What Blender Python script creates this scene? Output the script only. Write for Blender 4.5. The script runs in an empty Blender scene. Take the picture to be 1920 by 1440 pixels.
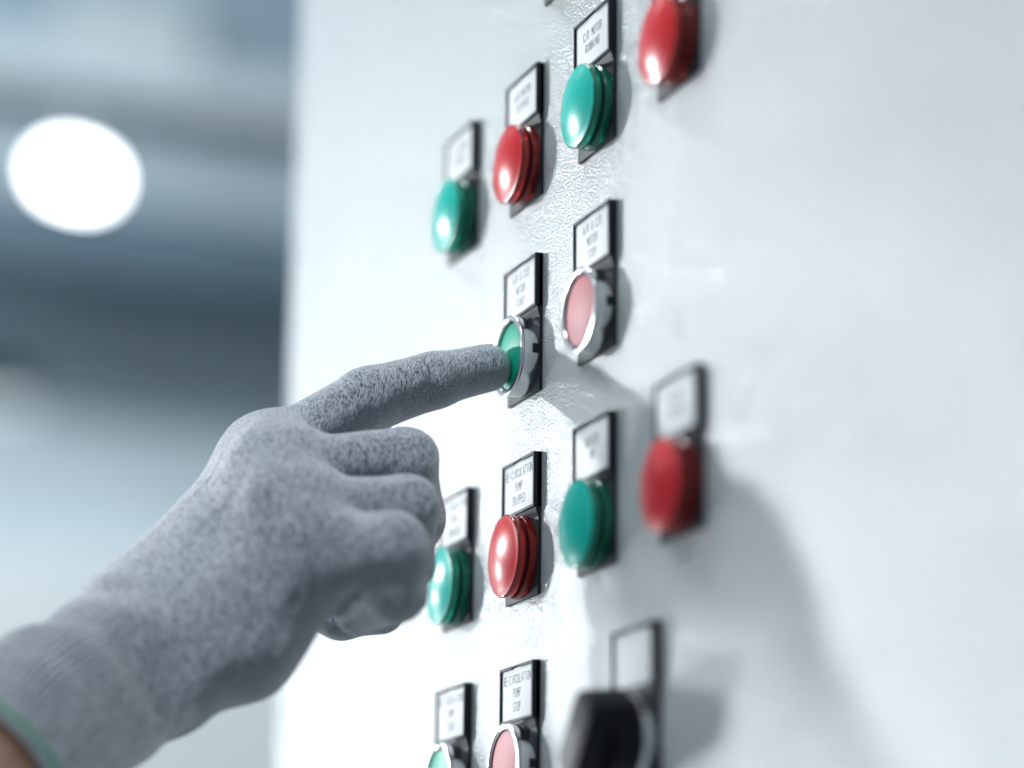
import bpy, bmesh, math, random
import numpy as np
from mathutils import Vector, Matrix

# ------------------------------------------------------------------ camera, world, lights, exposure
S = bpy.context.scene
COL = S.collection
MM = 0.001

CAM_LOC = Vector((0.77375, -0.32215, -0.26785))
CAM_F = Vector((-0.897664, 0.360417, 0.253574))
CAM_R = Vector((0.374932, 0.927002, 0.009683))
CAM_U = Vector((0.231574, -0.103765, 0.967258))
cd = bpy.data.cameras.new('camera')
cam = bpy.data.objects.new('camera', cd); COL.objects.link(cam)
m = Matrix((CAM_R, CAM_U, -CAM_F)).transposed().to_4x4(); m.translation = CAM_LOC
cam.matrix_world = m
cd.sensor_width = 36.0; cd.lens = 36.0 * 4646.73 / 1920.0
cd.clip_start = 0.01; cd.clip_end = 100
cd.dof.use_dof = True; cd.dof.focus_distance = 0.862; cd.dof.aperture_fstop = 2.55
cd.dof.aperture_blades = 0
S.camera = cam

world = bpy.data.worlds.new('World'); S.world = world; world.use_nodes = True
wn = world.node_tree.nodes; wl = world.node_tree.links
bg = wn['Background']
tc = wn.new('ShaderNodeTexCoord'); sx = wn.new('ShaderNodeSeparateXYZ'); rp = wn.new('ShaderNodeValToRGB')
mr = wn.new('ShaderNodeMapRange'); mr.inputs[1].default_value = -1; mr.inputs[2].default_value = 1
wl.new(tc.outputs['Generated'], sx.inputs[0]); wl.new(sx.outputs['Z'], mr.inputs[0]); wl.new(mr.outputs[0], rp.inputs[0])
e = rp.color_ramp.elements
e[0].position = 0.0; e[0].color = (0.06, 0.085, 0.11, 1)
e[1].position = 1.0; e[1].color = (0.86, 0.95, 1.0, 1)
k = rp.color_ramp.elements.new(0.5); k.color = (0.46, 0.57, 0.67, 1)
wl.new(rp.outputs[0], bg.inputs[0]); bg.inputs[1].default_value = 0.48

def area(name, loc, target, sx_, sy_, power, col=(1, 1, 1), spread=180):
    l = bpy.data.lights.new(name, 'AREA'); l.shape = 'RECTANGLE'; l.size = sx_; l.size_y = sy_
    l.energy = power; l.color = col; l.spread = math.radians(spread)
    o = bpy.data.objects.new(name, l); COL.objects.link(o); o.location = loc
    d = Vector(target) - Vector(loc); o.rotation_euler = d.to_track_quat('-Z', 'Y').to_euler()
    return o
area('key_lamp', (-1.65, -0.84, 0.0), (0, 0, -0.06), 0.16, 0.16, 6.5, (0.92, 0.97, 1.0))
area('added_low_glow', (-1.82, -0.78, -0.42), (0, 0, -0.2), 0.15, 0.15, 15.5, (0.92, 0.97, 1.0))  # added low light that makes the glow along the panel's bottom
area('second_lamp', (-1.36, -0.90, 0.31), (0, 0, -0.06), 0.06, 0.06, 14.5, (0.93, 0.98, 1.0))
area('ceiling_lamp_light', (0.45, -1.25, 1.7), (0.05, -0.05, -0.05), 0.8, 0.8, 11, (0.86, 0.95, 1.0))
area('rear_ceiling_light', (-0.9, -0.70, 1.7), (0, -0.08, -0.05), 0.45, 0.45, 21, (0.86, 0.95, 1.0))
area('hall_light', (-2.6, -0.6, 2.6), (-4.2, 1.0, 0.9), 1.6, 1.6, 90, (0.88, 0.95, 1.0))

S.view_settings.view_transform = 'Standard'; S.view_settings.look = 'None'
S.view_settings.exposure = 0.0; S.view_settings.gamma = 1.0; S.view_settings.use_curve_mapping = False
S.cycles.use_denoising = True; S.cycles.denoising_prefilter = 'ACCURATE'
S.cycles.adaptive_threshold = 0.004
S.cycles.sample_clamp_indirect = 6
S.cycles.max_bounces = 8
random.seed(4)

# ------------------------------------------------------------------ helpers
def new_mat(name, col=(0.5, 0.5, 0.5), rough=0.5, metal=0.0, **kw):
    mt = bpy.data.materials.new(name); mt.use_nodes = True
    b = mt.node_tree.nodes['Principled BSDF']
    b.inputs['Base Color'].default_value = (*col, 1); b.inputs['Roughness'].default_value = rough
    b.inputs['Metallic'].default_value = metal
    for k_, v in kw.items(): b.inputs[k_.replace('_', ' ')].default_value = v
    return mt
def N(mt, typ, **kw):
    n = mt.node_tree.nodes.new(typ)
    for k_, v in kw.items():
        if k_ in n.inputs: n.inputs[k_].default_value = v
        else: setattr(n, k_, v)
    return n
def L(mt, a, b): mt.node_tree.links.new(a, b)
def BS(mt): return mt.node_tree.nodes['Principled BSDF']
def objcoord(mt, scale=(1, 1, 1), rot=(0, 0, 0), src='Object'):
    t = N(mt, 'ShaderNodeTexCoord'); mp = N(mt, 'ShaderNodeMapping')
    mp.inputs['Scale'].default_value = scale; mp.inputs['Rotation'].default_value = rot
    L(mt, t.outputs[src], mp.inputs['Vector']); return mp.outputs[0]
def noise(mt, vec, scale, detail=2.0, rough=0.5):
    n = N(mt, 'ShaderNodeTexNoise'); n.inputs['Scale'].default_value = scale
    n.inputs['Detail'].default_value = detail; n.inputs['Roughness'].default_value = rough
    L(mt, vec, n.inputs['Vector']); return n.outputs['Fac']
def ramp(mt, fac, stops):
    r = N(mt, 'ShaderNodeValToRGB'); el = r.color_ramp.elements
    while len(el) < len(stops): el.new(0.5)
    for i, (p, c) in enumerate(stops):
        el[i].position = p; el[i].color = (*c, 1) if len(c) == 3 else c
    L(mt, fac, r.inputs[0]); return r.outputs[0]
def bump(mt, h, strength, dist, prev=None):
    b = N(mt, 'ShaderNodeBump'); b.inputs['Strength'].default_value = strength; b.inputs['Distance'].default_value = dist
    L(mt, h, b.inputs['Height'])
    if prev: L(mt, prev, b.inputs['Normal'])
    return b.outputs[0]

def finish(name, verts, faces, mats, parent=None, smooth=None, midx=None):
    me = bpy.data.meshes.new(name); me.from_pydata([tuple(v) for v in verts], [], faces)
    if not isinstance(mats, (list, tuple)): mats = [mats]
    for mt in mats: me.materials.append(mt)
    if midx: me.polygons.foreach_set('material_index', midx)
    if smooth is not None:
        me.polygons.foreach_set('use_smooth', [True] * len(me.polygons))
        me.set_sharp_from_angle(angle=math.radians(smooth))
    me.update()
    o = bpy.data.objects.new(name, me); COL.objects.link(o)
    if parent: o.parent = parent
    return o
class MB:
    def __init__(s): s.v = []; s.f = []
    def add(s, v, f):
        b = len(s.v); s.v += [tuple(x) for x in v]; s.f += [tuple(b + i for i in q) for q in f]
    def box(s, x0, x1, y0, y1, z0, z1, bev=0.0):
        bm = bmesh.new(); bmesh.ops.create_cube(bm, size=1)
        for v in bm.verts:
            v.co = Vector(((x0 + x1) / 2 + v.co.x * (x1 - x0), (y0 + y1) / 2 + v.co.y * (y1 - y0), (z0 + z1) / 2 + v.co.z * (z1 - z0)))
        if bev: bmesh.ops.bevel(bm, geom=bm.edges[:], offset=bev, segments=2, affect='EDGES', profile=0.6)
        bm.verts.index_update()
        s.add([v.co.copy() for v in bm.verts], [[v.index for v in f.verts] for f in bm.faces]); bm.free()
    def prism(s, pts, x0, x1, axis='x'):
        # polygon pts (a,b) extruded along axis; for 'x' pts=(y,z), for 'y' pts=(x,z)
        n = len(pts)
        mk = (lambda t, p: (t, p[0], p[1])) if axis == 'x' else (lambda t, p: (p[0], t, p[1]))
        v = [mk(x0, p) for p in pts] + [mk(x1, p) for p in pts]
        f = [tuple(range(n - 1, -1, -1)), tuple(range(n, 2 * n))] + [(i, (i + 1) % n, n + (i + 1) % n, n + i) for i in range(n)]
        s.add(v, f)
    def lathe(s, prof, cx, cz, seg=72, scallop=None):
        # prof: (t, r) pairs; t = distance out of the panel (towards -Y); r may be 0
        b = []; v = []; f = []
        for t, r in prof:
            if r < 1e-7: b.append([len(v)]); v.append((cx, -t, cz))
            else:
                ring = []
                for i in range(seg):
                    a = 2 * math.pi * i / seg
                    rr = r * (1 + (scallop(t, i, seg) if scallop else 0))
                    ring.append(len(v)); v.append((cx + rr * math.cos(a), -t, cz + rr * math.sin(a)))
                b.append(ring)
        for p, q in zip(b, b[1:]):
            for i in range(seg):
                j = (i + 1) % seg
                if len(p) == 1 and len(q) == 1: continue
                if len(p) == 1: f.append((p[0], q[j], q[i]))
                elif len(q) == 1: f.append((p[i], p[j], q[0]))
                else: f.append((p[i], p[j], q[j], q[i]))
        s.add(v, f)
    def build(s, name, mats, parent=None, smooth=None):
        o = finish(name, s.v, s.f, mats, parent, smooth)
        bm = bmesh.new(); bm.from_mesh(o.data); bmesh.ops.recalc_face_normals(bm, faces=bm.faces[:]); bm.to_mesh(o.data); bm.free()
        if smooth is not None: o.data.set_sharp_from_angle(angle=math.radians(smooth))
        return o
def empty(name, loc=(0, 0, 0)):
    o = bpy.data.objects.new(name, None); COL.objects.link(o); o.location = loc; o.empty_display_size = 0.01; return o
def tag(o, label=None, cat=None, group=None, kind=None):
    if label: o['label'] = label
    if cat: o['category'] = cat
    if group: o['group'] = group
    if kind: o['kind'] = kind
    return o

# ------------------------------------------------------------------ materials
# cabinet paint: pale grey, slightly glossy powder coat with orange peel
paint = new_mat('cabinet_paint', (0.60, 0.615, 0.60), 0.34, Specular_IOR_Level=0.95)
pv = objcoord(paint)
n1 = noise(paint, pv, 1150, 1.5, 0.5); n2 = noise(paint, pv, 330, 2, 0.5); n3 = noise(paint, pv, 9, 2, 0.5)
nb = bump(paint, n1, 1.0, 0.00050); nb = bump(paint, n2, 0.15, 0.0005, nb)
L(paint, nb, BS(paint).inputs['Normal'])
L(paint, ramp(paint, n3, [(0.25, (0.488, 0.523, 0.528)), (0.75, (0.513, 0.545, 0.548))]), BS(paint).inputs['Base Color'])
mrr = N(paint, 'ShaderNodeMapRange'); L(paint, n3, mrr.inputs[0]); mrr.inputs[3].default_value = 0.19; mrr.inputs[4].default_value = 0.22
L(paint, mrr.outputs[0], BS(paint).inputs['Roughness'])

plastic = new_mat('black_plastic', (0.022, 0.026, 0.032), 0.5, Specular_IOR_Level=0.18)
v_ = objcoord(plastic); L(plastic, bump(plastic, noise(plastic, v_, 2500, 2), 0.25, 0.0001), BS(plastic).inputs['Normal'])
L(plastic, ramp(plastic, noise(plastic, v_, 700, 4, 0.7), [(0.60, (0.022, 0.027, 0.034)), (0.78, (0.10, 0.11, 0.12))]), BS(plastic).inputs['Base Color'])
card = new_mat('label_card', (0.79, 0.80, 0.81), 0.5, Specular_IOR_Level=0.2)
ink = new_mat('engraved_ink', (0.05, 0.055, 0.07), 0.6)
chrome = new_mat('chrome_bezel', (0.70, 0.71, 0.73), 0.13, 1.0)
cv = objcoord(chrome, (1, 12, 1)); L(chrome, bump(chrome, noise(chrome, cv, 900, 2), 0.08, 0.0002), BS(chrome).inputs['Normal'])
def lens_mat(name, col, rough=0.28, trans=0.0):
    mt = new_mat(name, col, rough, Coat_Weight=0.18, Coat_Roughness=0.10, Specular_IOR_Level=0.30)
    BS(mt).inputs['Transmission Weight'].default_value = trans
    if not trans:
        BS(mt).inputs['Subsurface Weight'].default_value = 0.45; BS(mt).inputs['Subsurface Scale'].default_value = 0.004
        BS(mt).inputs['Subsurface Radius'].default_value = (max(col[0], .05), max(col[1], .05), max(col[2], .05))
    v = objcoord(mt); L(mt, bump(mt, noise(mt, v, 1800, 2), 0.10, 0.0001), BS(mt).inputs['Normal'])
    return mt
green_front = lens_mat('green_lens', (0.0, 0.54, 0.44)); green_side = lens_mat('green_lens_side', (0.0, 0.42, 0.26), 0.16, 0.7)
red_front = lens_mat('red_lens', (0.70, 0.014, 0.022)); red_side = lens_mat('red_lens_side', (0.65, 0.02, 0.02), 0.16, 0.7)
green_cap = lens_mat('green_button_cap', (0.0, 0.42, 0.27), 0.36)
red_cap = lens_mat('red_button_cap', (0.68, 0.24, 0.26), 0.50)
knob_mat = new_mat('knob_plastic', (0.004, 0.005, 0.006), 0.5, Specular_IOR_Level=0.25)
BS(red_cap).inputs['Coat Weight'].default_value = 0; BS(green_cap).inputs['Coat Weight'].default_value = 0.05
skin = new_mat('skin', (0.36, 0.19, 0.12), 0.5, Subsurface_Weight=0.15, Subsurface_Scale=0.004)
sv = objcoord(skin)
L(skin, ramp(skin, noise(skin, sv, 300, 4), [(0.3, (0.44, 0.245, 0.165)), (0.7, (0.56, 0.33, 0.23))]), BS(skin).inputs['Base Color'])
trim_mat = new_mat('cuff_trim', (0.12, 0.44, 0.26), 0.8)
hem_mat = new_mat('cuff_hem', (0.45, 0.47, 0.50), 0.9)

# heather grey knit
knit = new_mat('grey_knit', (0.3, 0.32, 0.35), 0.9, Sheen_Weight=0.9, Sheen_Roughness=0.45)
kv = objcoord(knit, (1, 1.35, 0.33), (0.10, 0.0, 0.0))
kf = noise(knit, kv, 1900, 2.0, 0.65)
kc = noise(knit, kv, 640, 4.0, 0.75)
at_u = N(knit, 'ShaderNodeAttribute'); at_u.attribute_name = 'knit'
mk = N(knit, 'ShaderNodeMath', operation='MULTIPLY_ADD'); L(knit, kc, mk.inputs[0]); mk.inputs[1].default_value = 0.56; mk.inputs[2].default_value = -0.28
ad = N(knit, 'ShaderNodeMath', operation='ADD'); L(knit, kf, ad.inputs[0]); L(knit, mk.outputs[0], ad.inputs[1])
yarn = ramp(knit, ad.outputs[0], [(0.34, (0.06, 0.075, 0.115)), (0.455, (0.39, 0.415, 0.485)), (0.57, (0.84, 0.86, 0.93))])
coat_shade = ramp(knit, kf, [(0.35, (0.10, 0.125, 0.155)), (0.65, (0.20, 0.225, 0.26))])  # coating colour, also the painted shade on the index underside
cm = N(knit, 'ShaderNodeMix', data_type='RGBA'); at_c = N(knit, 'ShaderNodeAttribute'); at_c.attribute_name = 'palm_coat_shade'
cadd = N(knit, 'ShaderNodeMath', operation='ADD'); L(knit, at_c.outputs['Fac'], cadd.inputs[0])
cn = N(knit, 'ShaderNodeMath', operation='MULTIPLY_ADD'); L(knit, noise(knit, kv, 130, 3), cn.inputs[0]); cn.inputs[1].default_value = 0.8; cn.inputs[2].default_value = -0.4
L(knit, cn.outputs[0], cadd.inputs[1])
cr_ = N(knit, 'ShaderNodeMapRange'); L(knit, cadd.outputs[0], cr_.inputs[0]); cr_.inputs[1].default_value = 0.38; cr_.inputs[2].default_value = 0.78; cr_.inputs[4].default_value = 0.9
L(knit, cr_.outputs[0], cm.inputs['Factor']); L(knit, yarn, cm.inputs['A']); L(knit, coat_shade, cm.inputs['B'])
L(knit, cm.outputs['Result'], BS(knit).inputs['Base Color'])
# stitches: attribute knit = (along, around, 0) in metres
sep = N(knit, 'ShaderNodeSeparateXYZ'); L(knit, at_u.outputs['Vector'], sep.inputs[0])
def sinw(inp, freq, ph=None):
    a = N(knit, 'ShaderNodeMath', operation='MULTIPLY'); L(knit, inp, a.inputs[0]); a.inputs[1].default_value = freq * 2 * math.pi
    o_ = a.outputs[0]
    if ph: b = N(knit, 'ShaderNodeMath', operation='ADD'); L(knit, o_, b.inputs[0]); L(knit, ph, b.inputs[1]); o_ = b.outputs[0]
    c = N(knit, 'ShaderNodeMath', operation='SINE'); L(knit, o_, c.inputs[0]); return c.outputs[0]
s1 = sinw(sep.outputs[1], 1100); s2 = sinw(sep.outputs[0], 1250, s1)
mm_ = N(knit, 'ShaderNodeMath', operation='MULTIPLY'); L(knit, s1, mm_.inputs[0]); mm_.inputs[1].default_value = 0.5
aa = N(knit, 'ShaderNodeMath', operation='ADD'); L(knit, s2, aa.inputs[0]); L(knit, mm_.outputs[0], aa.inputs[1])
# ribbed cuff: ridges along the wrist
rb_ = sinw(sep.outputs[1], 430)
rmk = N(knit, 'ShaderNodeMapRange'); L(knit, sep.outputs[0], rmk.inputs[0]); rmk.inputs[1].default_value = -0.005; rmk.inputs[2].default_value = -0.030
rh = N(knit, 'ShaderNodeMath', operation='MULTIPLY'); L(knit, rb_, rh.inputs[0]); L(knit, rmk.outputs[0], rh.inputs[1])
nk = bump(knit, rh.outputs[0], 1.0, 0.0006)
nk = bump(knit, aa.outputs[0], 0.55, 0.00016, nk); nk = bump(knit, kf, 0.6, 0.0004, nk)
L(knit, nk, BS(knit).inputs['Normal'])

# ------------------------------------------------------------------ control cabinet
cab = tag(empty('control_cabinet', (0.2, 0.15, -1.3)), 'pale grey painted steel control cabinet carrying all the buttons and lights', 'cabinet')
def fold_panel():
    # front sheet with rounded folds at the left and right edges, profile in plan (x, y)
    r = 0.004; x0, x1 = -0.3135, 0.75; d = 0.024
    pts = [(x0, d)]
    for i in range(7):
        a = math.pi + (math.pi / 2) * i / 6
        pts.append((x0 + r + r * math.cos(a), r + r * math.sin(a)))
    for i in range(7):
        a = 1.5 * math.pi + (math.pi / 2) * i / 6
        pts.append((x1 - r + r * math.cos(a), r + r * math.sin(a)))
    pts.append((x1, d)); n = len(pts)
    z0, z1 = -1.2, 0.75
    v = [(x, y, z0) for x, y in pts] + [(x, y, z1) for x, y in pts]
    f = [(i, i + 1, n + i + 1, n + i) for i in range(n - 1)] + [tuple(range(n)), tuple(range(2 * n - 1, n - 1, -1))]
    return finish('door_panel', v, f, paint, None, 40)
fp = fold_panel(); fp.parent = cab; fp.location = -cab.location
mb = MB(); mb.box(-0.300, 0.74, 0.0245, 0.36, -1.22, 0.77, 0.004)
cb = mb.build('cabinet_body', paint, cab, 40); cb.location = -cab.location

# ------------------------------------------------------------------ engraved lettering (single-stroke capitals)
def arc(cx, cy, rx, ry, a0, a1, n=8):
    return [(cx + rx * math.cos(math.radians(a0 + (a1 - a0) * i / n)), cy + ry * math.sin(math.radians(a0 + (a1 - a0) * i / n))) for i in range(n + 1)]
G = {
 'A': [[(0, 0), (.5, 1), (1, 0)], [(.18, .35), (.82, .35)]],
 'C': [arc(.5, .72, .5, .28, 10, 180) + arc(.5, .28, .5, .28, 180, 350)],
 'D': [[(0, 0), (0, 1), (.45, 1)] + arc(.45, .6, .55, .4, 90, 0, 5) + arc(.45, .4, .55, .4, 0, -90, 5) + [(0, 0)]],
 'E': [[(1, 1), (0, 1), (0, 0), (1, 0)], [(0, .52), (.8, .52)]],
 'G': [arc(.5, .72, .5, .28, 10, 180) + arc(.5, .28, .5, .28, 180, 360, 8) + [(1, .48), (.55, .48)]],
 'H': [[(0, 0), (0, 1)], [(1, 0), (1, 1)], [(0, .5), (1, .5)]],
 'I': [[(.5, 0), (.5, 1)]],
 'L': [[(0, 1), (0, 0), (.9, 0)]],
 'M': [[(0, 0), (0, 1), (.5, .4), (1, 1), (1, 0)]],
 'N': [[(0, 0), (0, 1), (1, 0), (1, 1)]],
 'O': [arc(.5, .7, .5, .3, 0, 180) + arc(.5, .3, .5, .3, 180, 360)],
 'P': [[(0, 0), (0, 1), (.5, 1)] + arc(.5, .75, .5, .25, 90, -90, 6) + [(0, .5)]],
 'R': [[(0, 0), (0, 1), (.5, 1)] + arc(.5, .75, .5, .25, 90, -90, 6) + [(0, .5)], [(.45, .5), (1, 0)]],
 'S': [arc(.5, .75, .48, .25, 20, 270, 7) + arc(.5, .25, .5, .25, 90, -160, 7)],
 'T': [[(0, 1), (1, 1)], [(.5, 0), (.5, 1)]],
 'U': [[(0, 1), (0, .3)] + arc(.5, .3, .5, .3, 180, 360, 7) + [(1, 1)]],
 '/': [[(0, -.05), (.9, 1.05)]], '-': [[(.15, .5), (.85, .5)]],
 '&': [[(1, 0), (.25, .75)] + arc(.45, .8, .25, .2, 190, -20, 6) + [(.1, .35)] + arc(.4, .22, .38, .22, 160, 330, 6) + [(1, .45)]],
 ' ': [],
}
for gk in ('O', 'D'):
    G[gk][0].append(G[gk][0][0])
def text_mesh(mb, txt, xc, zb, y, w=1.22 * MM, pitch=1.76 * MM, h=3.0 * MM, st=0.31 * MM, dz=0.07 * MM):
    x = xc - (len(txt) * pitch - (pitch - w)) / 2
    for ch in txt:
        for pl in G[ch]:
            P = [(x + a * w, zb + b * h) for a, b in pl]
            for i, ((ax, az), (bx, bz)) in enumerate(zip(P, P[1:])):
                dx, dz_ = bx - ax, bz - az; ln = math.hypot(dx, dz_)
                if ln < 1e-9: continue
                ux, uz = dx / ln, dz_ / ln; e_ = st * 0.35
                ax2, az2, bx2, bz2 = ax - ux * e_, az - uz * e_, bx + ux * e_, bz + uz * e_
                px, pz = -uz * st / 2, ux * st / 2
                yy = y - (0.03 + 0.002 * (i % 7)) * MM
                mb.add([(ax2 + px, yy, az2 + pz), (bx2 + px, yy, bz2 + pz), (bx2 - px, yy, bz2 - pz), (ax2 - px, yy, az2 - pz)], [(3, 2, 1, 0)])
        x += pitch

# ------------------------------------------------------------------ buttons and lights; local origin = centre of the device on the panel
PW, PH, HH, TH = 30.0, 50.07, 19.6, 3.1      # plate width, height, holder height, holder thickness (mm)
BZ = 35.0                                    # device centre below the plate top (mm)
plate_me = {}
def legend_plate(root, lines, blank=False):
    top = BZ * MM
    if 'p' not in plate_me:
        mb = MB()
        hw = PW / 2 * MM
        zt, zh, zb = top, top - HH * MM, top - PH * MM
        mb.box(-hw, hw, -1.25 * MM, -0.02 * MM, zb, zh + 0.5 * MM, 0.3 * MM)
        # holder: four bars round a recessed floor
        mb.box(-hw, hw, -1.6 * MM, -0.02 * MM, zh, zt, 0.12 * MM)
        rim = 1.05 * MM
        mb.box(-hw, -hw + rim, -TH * MM, -0.05 * MM, zh + .01 * MM, zt - .01 * MM, 0.18 * MM)
        mb.box(hw - rim, hw, -TH * MM, -0.05 * MM, zh + .01 * MM, zt - .01 * MM, 0.18 * MM)
        mb.box(-hw + rim * .9, -3.5 * MM, -(TH - .03) * MM, -0.06 * MM, zt - rim, zt - .02 * MM, 0.15 * MM)
        mb.box(3.5 * MM, hw - rim * .9, -(TH - .03) * MM, -0.06 * MM, zt - rim, zt - .02 * MM, 0.15 * MM)
        mb.box(-3.6 * MM, 3.6 * MM, -(TH - .05) * MM, -0.07 * MM, zt - rim * .55, zt - .04 * MM, 0.08 * MM)
        mb.box(-hw + rim * .9, hw - rim * .9, -(TH - .03) * MM, -0.06 * MM, zh + .02 * MM, zh + rim, 0.15 * MM)
        # sloping shoulder under the holder
        mb.prism([(-1.2 * MM, zh - 3.6 * MM), (-2.3 * MM, zh + .05 * MM), (-0.1 * MM, zh + .05 * MM), (-0.1 * MM, zh - 3.6 * MM)], -hw + .25 * MM, hw - .25 * MM)
        o = mb.build('legend_plate', plastic, root, 35); plate_me['p'] = o.data
        mb = MB(); mb.box(-hw + rim + .05 * MM, hw - rim - .05 * MM, -2.45 * MM, -1.65 * MM, zh + rim + .1 * MM, zt - rim * .8, 0.1 * MM)
        c = mb.build('label_card', card, root, 35); plate_me['c'] = c.data
    else:
        o = bpy.data.objects.new('legend_plate', plate_me['p']); COL.objects.link(o); o.parent = root
        c = bpy.data.objects.new('label_card', plate_me['c']); COL.objects.link(c); c.parent = root
    if lines:
        mb = MB()
        base = [-6.2, -11.05, -15.9] if len(lines) == 3 else [-8.3, -13.1]
        for t, b in zip(lines, base): text_mesh(mb, t, 0, top + b * MM, -2.45 * MM)
        lt = mb.build('lettering', ink, c)
    return o
def knurl(t, i, seg): return 0.012 if (i % 2 == 0) else 0.0
shared = {}
def part(key, name, make, mats, root, smooth=35):
    if key not in shared:
        mb = MB(); make(mb); o = mb.build(name, mats, root, smooth); shared[key] = o.data
        if isinstance(mats, list):
            for p_ in o.data.polygons:
                if max(math.hypot(o.data.vertices[i].co.x, o.data.vertices[i].co.z) for i in p_.vertices) > 14.2 * MM or max(-o.data.vertices[i].co.y for i in p_.vertices) < 7.6 * MM: p_.material_index = 1
    else:
        o = bpy.data.objects.new(name, shared[key]); COL.objects.link(o); o.parent = root
    return o
def mm(prof): return [(t * MM, r * MM) for t, r in prof]
def pilot(x, z, colour, lines, label, group):
    root = tag(empty('pilot_light', (x, 0, z)), label, 'indicator light', group)
    legend_plate(root, lines)
    fm, sm = (green_front, green_side) if colour == 'green' else (red_front, red_side)
    part('flange' + colour, 'flange', lambda b: b.lathe(mm([(1.2, 12), (1.2, 14.2), (1.5, 14.5), (3.6, 14.5), (3.95, 14.1), (3.95, 12.2)]), 0, 0, 120, knurl), sm, root)
    part('neck' + colour, 'neck', lambda b: b.lathe(mm([(3.6, 12.9), (5.6, 12.9)]), 0, 0, 72), plastic, root)
    def dome(b):
        p = [(4.9, 12.0), (4.9, 13.9), (5.15, 14.3), (6.0, 14.55), (7.5, 14.6)]
        for i in range(1, 7):
            a = math.radians(90 * i / 6); p.append((7.5 + 0.8 * math.sin(a) * 1.0, 13.8 + 0.8 * math.cos(a)))
        for i in range(1, 9):
            u = i / 8; r = 13.8 * (1 - u); p.append((8.3 + 2.5 * (1 - (r / 13.8) ** 2), r if i < 8 else 0))
        b.lathe(mm(p), 0, 0, 96)
    part('dome' + colour, 'lens', dome, [fm, sm], root, 50)
    return root
def push(x, z, colour, lines, label, group, pressed=0.0):
    root = tag(empty('push_button', (x, 0, z)), label, 'push button', group)
    legend_plate(root, lines)
    def bez(b):
        p = [(1.2, 14.4), (6.5, 14.4), (6.9, 14.65)]
        for i in range(0, 6):
            a = math.radians(90 * i / 5); p.append((7.2 + 0.55 * math.sin(a), 14.2 + 0.5 * math.cos(a)))
        p += [(7.78, 13.3), (7.6, 12.7), (7.0, 12.3), (3.0, 12.25)]
        b.lathe(mm(p), 0, 0, 96)
    part('bezel', 'bezel', bez, chrome, root, 30)
    part('notch', 'notch', lambda b: b.box(13.6 * MM, 14.95 * MM, -3.5 * MM, -1.3 * MM, -1.8 * MM, 1.6 * MM, 0.2 * MM), plastic, root)
    def cap(b):
        q = pressed
        p = [(2.0, 12.1), (5.9 - q, 12.1), (6.6 - q, 11.9)]
        for i in range(1, 9):
            u = i / 8; r = 11.9 * (1 - u); p.append((6.6 - q + 1.2 * (1 - (r / 11.9) ** 2), r if i < 8 else 0))
        b.lathe(mm(p), 0, 0, 80)
    part('cap' + colour + str(pressed), 'button_cap', cap, green_cap if colour == 'green' else red_cap, root, 50)
    return root
def selector(x, z, label):
    root = tag(empty('selector_switch', (x, 0, z)), label, 'switch')
    legend_plate(root, [])
    part('sbez', 'bezel', lambda b: b.lathe(mm([(1.2, 13.8), (4.2, 13.9), (4.9, 13.6), (5.0, 12.6), (4.0, 12.4)]), 0, 0, 96), chrome, root)
    def knob(b):
        b.lathe(mm([(3.0, 12.3), (5.1, 12.4), (5.2, 13.4), (12.6, 13.2), (13.4, 12.5), (13.5, 0)]), 0, 0, 72)
    part('knob', 'knob_base', knob, knob_mat, root)
    mb = MB()
    pts = []
    hw, hl, r = 8.0 * MM, 15.5 * MM, 5.0 * MM
    for cx, cz, a0 in ((hw - r, hl - r, 0), (-hw + r, hl - r, 90), (-hw + r, -hl + r, 180), (hw - r, -hl + r, 270)):
        for i in range(6):
            a = math.radians(a0 + 90 * i / 5); pts.append((cx + r * math.cos(a), cz + r * math.sin(a)))
    n = len(pts)
    layers = [(8.0, 1.0), (21.0, 0.93), (22.3, 0.88), (22.6, 0.80)]
    v = [(px * s_, -t * MM, pz * s_) for t, s_ in layers for px, pz in pts]
    f = [tuple(range(n)), tuple(range(len(layers) * n - 1, (len(layers) - 1) * n - 1, -1))]
    for l_ in range(len(layers) - 1):
        f += [(l_ * n + i, l_ * n + (i + 1) % n, (l_ + 1) * n + (i + 1) % n, (l_ + 1) * n + i) for i in range(n)]
    mb.add(v, f)
    o = mb.build('knob_lever', knob_mat, root, 40); o.rotation_euler = (0, math.radians(38), 0)
    return root

def pos(cx, rz): return (cx - PW / 2) * MM, (rz - BZ) * MM
C1, C2, C3, C4 = -64.4, 0.0, 63.4, 126.9
R1, R2, R3, R4 = 72.2, 0.0, -72.2, -144.8
GP = 'round indicator lights on the cabinet door'; GB = 'chrome ringed push buttons on the cabinet door'
pilot(*pos(C1, R1), 'green', ['A/R MOTOR', 'RUNNING'], 'bright green indicator light in the top row, farthest left, beside a red one', GP)
pilot(*pos(C2, R1), 'red', ['A/R MOTOR', 'TRIPPED'], 'red indicator light in the top row between two green ones', GP)
pilot(*pos(C3, R1), 'green', ['C/D MOTOR', 'RUNNING'], 'green indicator light under the card reading C/D MOTOR RUNNING', GP)
pilot(*pos(C4, R1), 'red', ['C/D MOTOR', 'TRIPPED'], 'blurred red indicator light at the top right, cut by the picture edge', GP)
pilot(*pos(C1, R3), 'green', ['RE-CIRCULATION', 'PUMP', 'RUNNING'], 'green indicator light half hidden behind the curled gloved fingers', GP)
pilot(*pos(C2, R3), 'red', ['RE-CIRCULATION', 'PUMP', 'TRIPPED'], 'sharp red indicator light under the card reading RE-CIRCULATION PUMP TRIPPED', GP)
pilot(*pos(C3, R3), 'green', ['HEATER', 'ON'], 'dark green indicator light in the shade between two red ones', GP)
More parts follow.
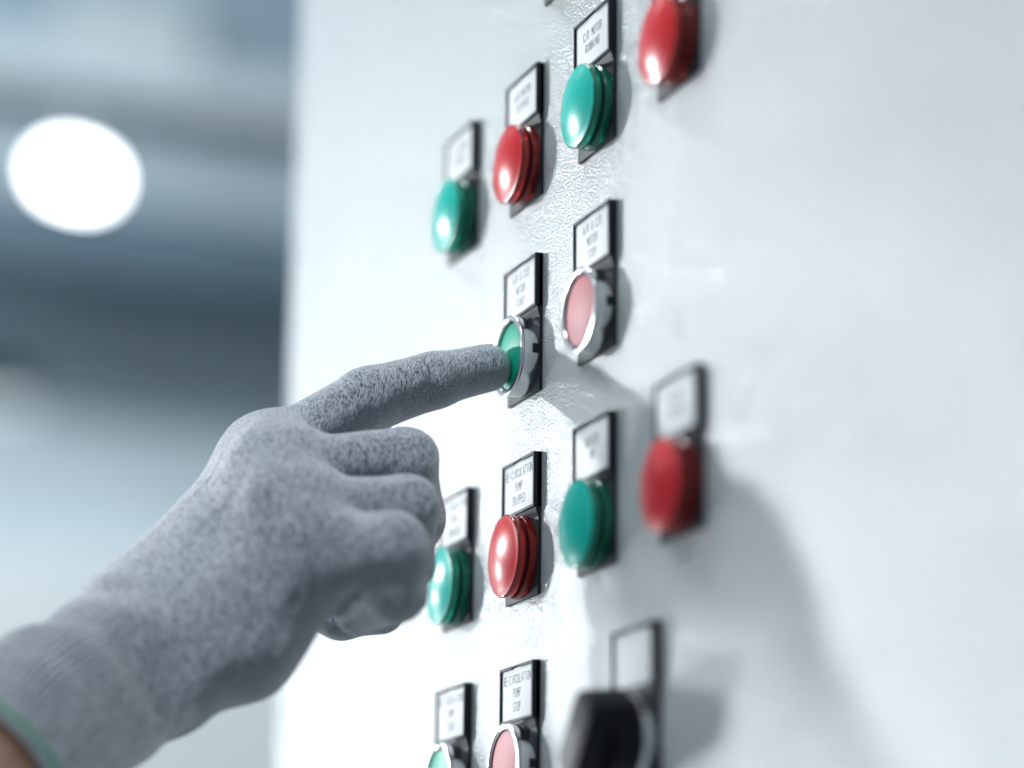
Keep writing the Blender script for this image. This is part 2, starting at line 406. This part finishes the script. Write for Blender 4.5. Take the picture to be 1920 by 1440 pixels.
pilot(*pos(C4, R3), 'red', ['HEATER', 'TRIPPED'], 'blurred dull red indicator light lowest on the right, inside the arm shadow', GP)
pilot(*pos(32.1, 143.1), 'red', [], 'indicator light at the upper picture edge showing only its black plate corner', GP)
push(*pos(C2, R2), 'green', ['A/R & C/D', 'MOTOR', 'START'], 'green chrome ringed push button being pressed by the gloved finger', GB, 0.5)
push(*pos(C3, R2), 'red', ['A/R & C/D', 'MOTOR', 'STOP'], 'pinkish red chrome ringed push button right of the pressed green one', GB)
push(*pos(C1, R4), 'green', ['RE-CIRCULATION', 'PUMP', 'START'], 'green chrome ringed push button cut off at the bottom edge', GB)
push(*pos(C2, R4), 'red', ['RE-CIRCULATION', 'PUMP', 'STOP'], 'pink chrome ringed push button under the card reading RE-CIRCULATION PUMP STOP', GB)
selector(*pos(95.2, -145.4), 'blurred black rotary selector knob in a chrome ring at the bottom edge')

# ------------------------------------------------------------------ gloved hand: distance field -> mesh
J = {'it': [-0.01753, -0.0145, -0.03954, 0.0087],
     'id': [-0.0171, -0.03389, -0.04624, 0.009800000000000001],
     'ip': [-0.01993, -0.057, -0.05496, 0.0112],
     'im': [-0.02819, -0.09185, -0.07804, 0.012],
     'mm': [-0.01108, -0.09183, -0.08457, 0.0103],
     'mp': [-0.0015, -0.04927, -0.07958, 0.0106],
     'md': [-0.01063, -0.04231, -0.09816, 0.0096],
     'mt': [-0.0185, -0.04576, -0.11321, 0.0088],
     'rm': [0.00035, -0.09105, -0.10041, 0.0106],
     'rp': [0.01331, -0.05413, -0.09911, 0.0103],
     'rd': [0.00309, -0.05047, -0.11684, 0.0094],
     'rt': [-0.00955, -0.05724, -0.12436, 0.0086],
     'pm': [0.0072, -0.08534, -0.11584, 0.013],
     'pp': [0.02625, -0.06279, -0.11592, 0.011300000000000001],
     'pd': [0.01868, -0.05911, -0.12826, 0.010199999999999999],
     'pt': [-0.00055, -0.06497, -0.1328, 0.008],
     'tb': [-0.05306, -0.0974, -0.11484, 0.014],
     't1': [-0.05031, -0.07101, -0.11894, 0.011],
     't2': [-0.03501, -0.0601, -0.12763, 0.009300000000000001],
     't3': [-0.02224, -0.0499, -0.12845, 0.008199999999999999],
     'iw': [-0.0347, -0.13305, -0.13323, 0.013],
     'mw': [-0.02722, -0.13624, -0.14169, 0.014],
     'rw': [-0.01957, -0.13378, -0.14963, 0.014],
     'pw': [-0.01446, -0.12802, -0.15552, 0.0155],
     'hy': [-0.00778, -0.10312, -0.14361, 0.017],
     'w0': [-0.02286, -0.14275, -0.15641, 0.0255],
     'w1': [-0.0128, -0.16717, -0.1768, 0.028],
     'w2': [0.0008, -0.18847, -0.19697, 0.031],
     'a3': [0.02995, -0.23439, -0.2257, 0.034]}
JP = {k_: np.array(v[:3], np.float32) for k_, v in J.items()}; JR = {k_: v[3] for k_, v in J.items()}
def cone(P, a, b, ra=None, rb=None):
    A, B = JP[a], JP[b]; ra = JR[a] if ra is None else ra; rb = JR[b] if rb is None else rb
    ba = B - A; pa = P - A
    h = np.clip((pa @ ba) / float(ba @ ba), 0, 1)
    d = pa - h[:, None] * ba
    return np.sqrt(np.einsum('ij,ij->i', d, d)) - (ra + (rb - ra) * h)
def smin(a, b, k_):
    h = np.clip(0.5 + 0.5 * (b - a) / k_, 0, 1)
    return b + (a - b) * h - k_ * h * (1 - h)
CHAINS = [('im', 'ip', 'id', 'it'), ('mm', 'mp', 'md', 'mt'), ('rm', 'rp', 'rd', 'rt'), ('pm', 'pp', 'pd', 'pt')]
w1, w2 = JP['w1'], JP['w2']; AX = (w2 - w1) / np.linalg.norm(w2 - w1)
CUT = w1 + AX * 0.026
CUTN = AX + np.array([0.0,0.0,0.0], np.float32); CUTN = (CUTN / np.linalg.norm(CUTN)).astype(np.float32)
def sdf(P):
    palm = None
    K = 0.015
    for a, b in (('im', 'iw'), ('mm', 'mw'), ('rm', 'rw'), ('pm', 'pw'), ('hy', 'pw'), ('hy', 'pm'), ('im', 'mm'), ('mm', 'rm'), ('rm', 'pm'), ('tb', 'iw'), ('w0', 'w1'), ('w1', 'w2')):
        d = cone(P, a, b); palm = d if palm is None else smin(palm, d, K)
    dm = None
    for q in ('im', 'mm', 'rm', 'pm', 'tb'):
        t = P - JP[q]; t = np.einsum('ij,ij->i', t, t); dm = t if dm is None else np.minimum(dm, t)
    kf_ = 0.0009 + 0.007 * np.exp(-dm / (0.018 ** 2))
    fing = None
    for ch in CHAINS:
        c = None
        for a, b in zip(ch, ch[1:]):
            d = cone(P, a, b); c = d if c is None else smin(c, d, 0.003)
        fing = c if fing is None else smin(fing, c, 0.0013 if ch[0] == 'mm' else kf_)
    th = smin(smin(cone(P, 'tb', 't1'), cone(P, 't1', 't2'), 0.004), cone(P, 't2', 't3'), 0.003)
    fing = smin(fing, th, 0.0015)
    k_ = 0.0013 + 0.013 * np.exp(-dm / (0.022 ** 2))
    d = smin(palm, fing, k_)
    # loose fabric: soft folds
    x, y, z = P[:, 0], P[:, 1], P[:, 2]
    d = d + 0.00035 * np.sin(210 * x + 90 * z + 2 * np.sin(70 * y)) * np.sin(160 * y - 120 * z + 1.3 * np.sin(110 * x))
    # hollow fold on the outer side of the wrist
    q = P - np.array([0.00682, -0.1347, -0.15745], np.float32)
    qa = q @ AX; qq = np.einsum('ij,ij->i', q, q)
    d = d + 0.0042 * np.exp(-(qq - qa * qa) / (0.013 ** 2) - (qa / 0.009) ** 2)
    # folds across the wrist
    s_ = (P - JP['w0']) @ AX
    d = d + 0.0007 * np.sin(s_ * 330 + 1.6 * np.sin(60 * x + 50 * z)) * np.exp(-((s_ - 0.012) / 0.030) ** 2)
    return np.maximum(d, (P - CUT) @ CUTN)
def surface_nets(lo, hi, h):
    n = [int(math.ceil((hi[i] - lo[i]) / h)) + 1 for i in range(3)]
    xs = [lo[i] + h * np.arange(n[i], dtype=np.float32) for i in range(3)]
    D = np.empty(n, np.float32)
    gy, gz = np.meshgrid(xs[1], xs[2], indexing='ij'); flat = np.stack([gy.ravel(), gz.ravel()], 1)
    cs = 8
    for i in range(0, n[0], cs):
        xx = xs[0][i:i + cs]
        P = np.concatenate([np.column_stack([np.full(len(flat), x_, np.float32), flat]) for x_ in xx]).astype(np.float32)
        D[i:i + cs] = sdf(P).reshape(len(xx), n[1], n[2])
    ins = D < 0
    c = ins[:-1, :-1, :-1].astype(np.int8)
    for dx in (0, 1):
        for dy in (0, 1):
            for dz in (0, 1):
                if dx + dy + dz: c = c + ins[dx:n[0] - 1 + dx, dy:n[1] - 1 + dy, dz:n[2] - 1 + dz]
    act = (c > 0) & (c < 8)
    idx = -np.ones(act.shape, np.int64); cells = np.argwhere(act); idx[act] = np.arange(len(cells))
    acc = np.zeros((len(cells), 3)); cnt = np.zeros(len(cells))
    cor = [(a, b, c_) for a in (0, 1) for b in (0, 1) for c_ in (0, 1)]
    vals = {q: D[cells[:, 0] + q[0], cells[:, 1] + q[1], cells[:, 2] + q[2]] for q in cor}
    for p in cor:
        for ax in range(3):
            if p[ax]: continue
            q = list(p); q[ax] = 1; q = tuple(q)
            a, b = vals[p], vals[q]; cr = (a < 0) != (b < 0)
            t = np.where(cr, a / np.where(cr, a - b, 1), 0)
            pt = np.tile(np.array(p, float), (len(cells), 1)); pt[:, ax] = t
            acc[cr] += pt[cr]; cnt[cr] += 1
    V = (cells + acc / cnt[:, None]) * h + np.array(lo)
    quads = []
    for ax in range(3):
        u, w = (ax + 1) % 3, (ax + 2) % 3
        sl0 = [slice(None)] * 3; sl1 = [slice(None)] * 3; sl0[ax] = slice(0, -1); sl1[ax] = slice(1, None)
        a, b = ins[tuple(sl0)], ins[tuple(sl1)]
        for flip, msk in ((False, a & ~b), (True, ~a & b)):
            E_ = np.argwhere(msk); E_ = E_[(E_[:, u] > 0) & (E_[:, w] > 0) & (E_[:, u] < n[u] - 1) & (E_[:, w] < n[w] - 1)]
            def g(du, dw):
                q = E_.copy(); q[:, u] -= du; q[:, w] -= dw; return idx[q[:, 0], q[:, 1], q[:, 2]]
            Q = np.stack([g(1, 1), g(0, 1), g(0, 0), g(1, 0)], 1)
            quads.append(Q[:, ::-1] if flip else Q)
    return V, np.concatenate(quads)
VOX = 0.0011
allp = np.array([JP[k_] for k_ in JP if k_ not in ('a3',)])
lo = allp.min(0) - 0.034; hi = allp.max(0) + 0.034; lo[1] = max(lo[1], -0.26)
V, Q = surface_nets([float(t) for t in lo], [float(t) for t in hi], VOX)
V = V.astype(np.float32)
for _ in range(2):
    d0 = sdf(V); ee = 2e-4
    gr = np.stack([sdf(V + np.eye(3, dtype=np.float32)[i] * ee) - d0 for i in range(3)], 1) / ee
    gn = np.sqrt((gr ** 2).sum(1)); gn[gn < .3] = .3
    st = np.clip(d0 / gn, -0.0008, 0.0008)
    V = V - gr / gn[:, None] * st[:, None]
# keep the finger pad from entering the button cap
# knit coordinates (along, around) blended over bones
bones = []
for ch in CHAINS:
    s0 = 0.08
    for a, b in zip(ch, ch[1:]): bones.append((a, b, s0)); s0 += float(np.linalg.norm(JP[b] - JP[a]))
for a, b in (('iw', 'im'), ('mw', 'mm'), ('rw', 'rm'), ('pw', 'pm')): bones.append((a, b, 0.0))
bones.append(('w2', 'w1', -0.08)); bones.append(('w1', 'w0', -0.047)); bones.append(('t1', 't2', 0.1)); bones.append(('t2', 't3', 0.12))
best = np.full(len(V), 9., np.float32); uv = np.zeros((len(V), 3), np.float32)
W = np.zeros(len(V)); U = np.zeros((len(V), 2))
refv = np.array([0, 0, 1], np.float32)
for a, b, s0 in bones:
    A, B = JP[a], JP[b]; ax = (B - A); Ln = np.linalg.norm(ax); ax = ax / Ln
    e1 = refv - (refv @ ax) * ax; e1 /= np.linalg.norm(e1); e2 = np.cross(ax, e1)
    p = V - A; s_ = p @ ax; d = cone(V, a, b)
    r_ = 0.5 * (JR[a] + JR[b]); ang = np.arctan2(p @ e2, p @ e1)
    w_ = np.exp(-np.clip(d, -0.002, 1) / 0.0012).astype(np.float64)
    W += w_; U[:, 0] += w_ * (s0 + s_); U[:, 1] += w_ * ang * r_
uv[:, :2] = (U / W[:, None]).astype(np.float32)
person = empty('person', (0.02, -0.22, -0.22))
def np_mesh(name, V, Q, mt):
    me = bpy.data.meshes.new(name); me.vertices.add(len(V)); me.vertices.foreach_set('co', np.asarray(V, np.float32).ravel())
    me.loops.add(Q.size); me.loops.foreach_set('vertex_index', Q.ravel().astype(np.int32))
    me.polygons.add(len(Q)); me.polygons.foreach_set('loop_start', np.arange(len(Q), dtype=np.int32) * 4)
    me.polygons.foreach_set('use_smooth', np.ones(len(Q), bool)); me.materials.append(mt); me.update(); me.validate()
    o = bpy.data.objects.new(name, me); COL.objects.link(o); return o
glove = np_mesh('glove', V - np.array(person.location, np.float32), Q, knit)
# palm-side coating mask from the surface direction, plus painted shade under the index finger
PALM = np.array([-0.15, 0.30, -0.94], np.float32); PALM /= np.linalg.norm(PALM)
nrm = gr / gn[:, None]
di = np.minimum(cone(V, 'ip', 'id'), np.minimum(cone(V, 'id', 'it'), cone(V, 'im', 'ip')))
isx = np.exp(-np.clip(di, 0, 1) / 0.002)
pc = np.clip(0.5 + 1.1 * (nrm @ PALM - 0.16 + 0.30 * isx), 0, 1)  # index term widens the dark tone as painted shade
pc *= np.clip(((V - CUT) @ AX + 0.045) / -0.02, 0, 1)
ac = glove.data.attributes.new('palm_coat_shade', 'FLOAT', 'POINT'); ac.data.foreach_set('value', pc.astype(np.float32))
at = glove.data.attributes.new('knit', 'FLOAT_VECTOR', 'POINT'); at.data.foreach_set('vector', uv.ravel())
glove.parent = person
tag(person, 'forearm and right hand in grey knit glove with index finger pressing the green button', 'person')
# forearm (one continuous limb running into the glove and out of the picture)
def limb(name, pts, mt, seg=40):
    vs, fs = [], []
    P_ = [Vector(p[:3]) for p in pts]
    for i, p in enumerate(P_):
        t = (P_[min(i + 1, len(P_) - 1)] - P_[max(i - 1, 0)]).normalized()
        a = t.orthogonal().normalized(); a = (Vector((0, 0, 1)) - t * t.z).normalized(); b = t.cross(a)
        for k_ in range(seg):
            an = 2 * math.pi * k_ / seg; vs.append(p + (a * math.cos(an) * 1.0 + b * math.sin(an) * 0.94) * pts[i][3])
    for i in range(len(P_) - 1):
        for k_ in range(seg):
            j = (k_ + 1) % seg; fs.append((i * seg + k_, i * seg + j, (i + 1) * seg + j, (i + 1) * seg + k_))
    fs.append(tuple(range(seg))); fs.append(tuple(range(len(P_) * seg - 1, (len(P_) - 1) * seg - 1, -1)))
    return finish(name, vs, fs, mt, None, 60)
a3 = JP['a3']; arm_pts = []
for i in range(13):
    u = i / 12
    p = (w1 * (1 - u) + w2 * u) if False else None
path = [JP['w1'], JP['w2'], JP['a3'], JP['a3'] + (JP['a3'] - JP['w2']) * 1.6]
rad = [0.0255, 0.0275, 0.033, 0.042]
for i in range(3):
    for s_ in range(5):
        u = s_ / 5; arm_pts.append((*[float(t) for t in path[i] * (1 - u) + path[i + 1] * u], rad[i] * (1 - u) + rad[i + 1] * u))
arm_pts.append((*[float(t) for t in path[3]], rad[3]))
arm = limb('forearm', arm_pts, skin); arm.parent = person; arm.location = -person.location
# cuff hem and green overlock trim: follow the cut contour
on = np.abs((V - CUT) @ CUTN) < 0.0004
e1 = np.cross(CUTN, [0, 0, 1.0]); e1 /= np.linalg.norm(e1); e2 = np.cross(CUTN, e1)
rel = V[on] - CUT; an = np.arctan2(rel @ e2, rel @ e1); rr = np.sqrt((rel @ e2) ** 2 + (rel @ e1) ** 2)
NB = 72; R_ = []
for i in range(NB):
    sel = (np.floor((an + math.pi) / (2 * math.pi) * NB).astype(int) % NB) == i
    R_.append(rr[sel].max() if sel.any() else (R_[-1] if R_ else 0.03))
R_ = np.array(R_); R_ = (np.roll(R_, 1) + R_ + np.roll(R_, -1)) / 3
def ring(name, off, rad_, dr, mt, parent):
    vs, fs, T = [], [], 10
    for i in range(NB):
        a = (i + .5) / NB * 2 * math.pi - math.pi; dirv = e1 * math.cos(a) + e2 * math.sin(a)
        c = CUT + dirv * (R_[i] + dr) + CUTN * off
        for k_ in range(T):
            b = 2 * math.pi * k_ / T; vs.append(c + dirv * math.cos(b) * rad_ * .7 + CUTN * math.sin(b) * rad_)
    for i in range(NB):
        for k_ in range(T): fs.append((i * T + k_, i * T + (k_ + 1) % T, ((i + 1) % NB) * T + (k_ + 1) % T, ((i + 1) % NB) * T + k_))
    o = finish(name, [tuple(float(t) for t in v) for v in vs], fs, mt, parent, 80)
    return o
h1 = ring('cuff_hem', 0.0010, 0.0018, -0.0008, hem_mat, glove); h1.location = -person.location
h2 = ring('green_trim', -0.0006, 0.0009, 0.0005, trim_mat, glove); h2.location = -person.location

# ------------------------------------------------------------------ hall behind the cabinet (all far out of focus)
def flat(name, col, rough=0.7): 
    mt = new_mat(name, col, rough); v = objcoord(mt)
    L(mt, ramp(mt, noise(mt, v, 3, 3), [(0.3, tuple(c * .93 for c in col)), (0.7, tuple(min(1, c * 1.05) for c in col))]), BS(mt).inputs['Base Color']); return mt
def boxobj(name, x0, x1, y0, y1, z0, z1, mt, label=None, cat=None, kind=None, bev=0.004, group=None):
    c = Vector(((x0 + x1) / 2, (y0 + y1) / 2, z0)); mb = MB()
    mb.box(x0 - c.x, x1 - c.x, y0 - c.y, y1 - c.y, 0, z1 - z0, bev)
    o = mb.build(name, mt); o.location = c; return tag(o, label, cat, group, kind)
#
boxobj('floor', -6, 3, -3, 3, -1.45, -1.3, flat('floor_mat', (0.35, 0.37, 0.38)), kind='structure')
boxobj('wall', -5.2, -5.0, -1.5, 3.0, -1.3, 2.9, flat('wall_paint', (0.74, 0.80, 0.82)), kind='structure')
def emit(name, col, s):
    mt = new_mat(name, (0.05, 0.05, 0.05), 0.5); BS(mt).inputs['Emission Color'].default_value = (*col, 1); BS(mt).inputs['Emission Strength'].default_value = s; return mt
hb = tag(empty('high_bay_lamp', (-3.475, 0.527, 1.31)), 'glowing white oval ceiling lamp at the upper left, blurred to a disc', 'lamp')
mb = MB(); pl = []
for i in range(48):
    a = 2 * math.pi * i / 48; ca, sa = math.cos(a), math.sin(a)
    pl.append((0.066 * math.copysign(abs(ca) ** 0.72, ca), 0.038 * math.copysign(abs(sa) ** 0.72, sa)))
mb.prism(pl, -0.012, 0.012, 'y')
o = mb.build('diffuser', emit('lamp_glow', (0.95, 0.98, 1.0), 14), hb, 40); o.rotation_euler = (0, 0, math.radians(-66 + 180)); o.location = (0.0, -0.002, -0.078)
mb = MB(); mb.lathe([(0.05, 0.02), (0.05, 0.03), (0.12, 0.018), (0.12, 0.0)], 0, 0, 32)
o = mb.build('housing', flat('lamp_housing', (0.3, 0.34, 0.38)), hb, 40); o.rotation_euler = (math.radians(-90), 0, 0); o.location = (0, 0, -0.09)
boxobj('skylight', -4.46, -4.42, 0.66, 0.98, 1.74, 2.02, emit('skylight_glow', (0.52, 0.68, 0.75), 0.7), 'pale blue blurred skylight pane above the white lamp', 'window')
boxobj('ceiling_duct', -4.30, -4.02, -1.0, 3.0, 1.24, 1.36, flat('duct_dark', (0.09, 0.14, 0.18)), 'dark horizontal duct blurred behind the cabinet edge', 'duct')
boxobj('ceiling_beam', -4.35, -4.15, -1.0, 3.0, 1.66, 1.76, flat('beam_grey', (0.42, 0.47, 0.50)), 'pale grey beam running just under the skylight', 'beam')
boxobj('ceiling_beam', -4.45, -4.25, -1.0, 3.0, 1.46, 1.64, flat('beam_grey2', (0.36, 0.43, 0.47)), 'grey beam level with the white lamp', 'beam')
boxobj('bright_window', -4.46, -4.42, -0.5, 0.64, 0.84, 1.04, emit('window_glow', (0.80, 0.90, 0.95), 1.15), 'bright blurred window at the left picture edge', 'window')
boxobj('wall_panel', -4.40, -4.36, -1.0, 3.0, 0.70, 1.00, flat('panel_pale', (0.66, 0.76, 0.80)), 'pale wall cladding band left of the hand', 'wall panel')
boxobj('ceiling', -4.9, -4.5, -1.5, 3.0, 1.15, 2.9, flat('ceiling_grey', (0.20, 0.27, 0.32)), kind='structure')
boxobj('lower_wall_panel', -4.36, -4.30, -1.0, 3.0, -0.6, 0.69, flat('panel_low', (0.80, 0.84, 0.84)), 'pale wall cladding low down behind the wrist', 'wall panel')
boxobj('cable_tray', -4.42, -4.37, 0.64, 3.0, 1.01, 1.17, flat('tray_grey', (0.36, 0.44, 0.48)), 'mid grey cable tray just below the dark duct', 'cable tray')
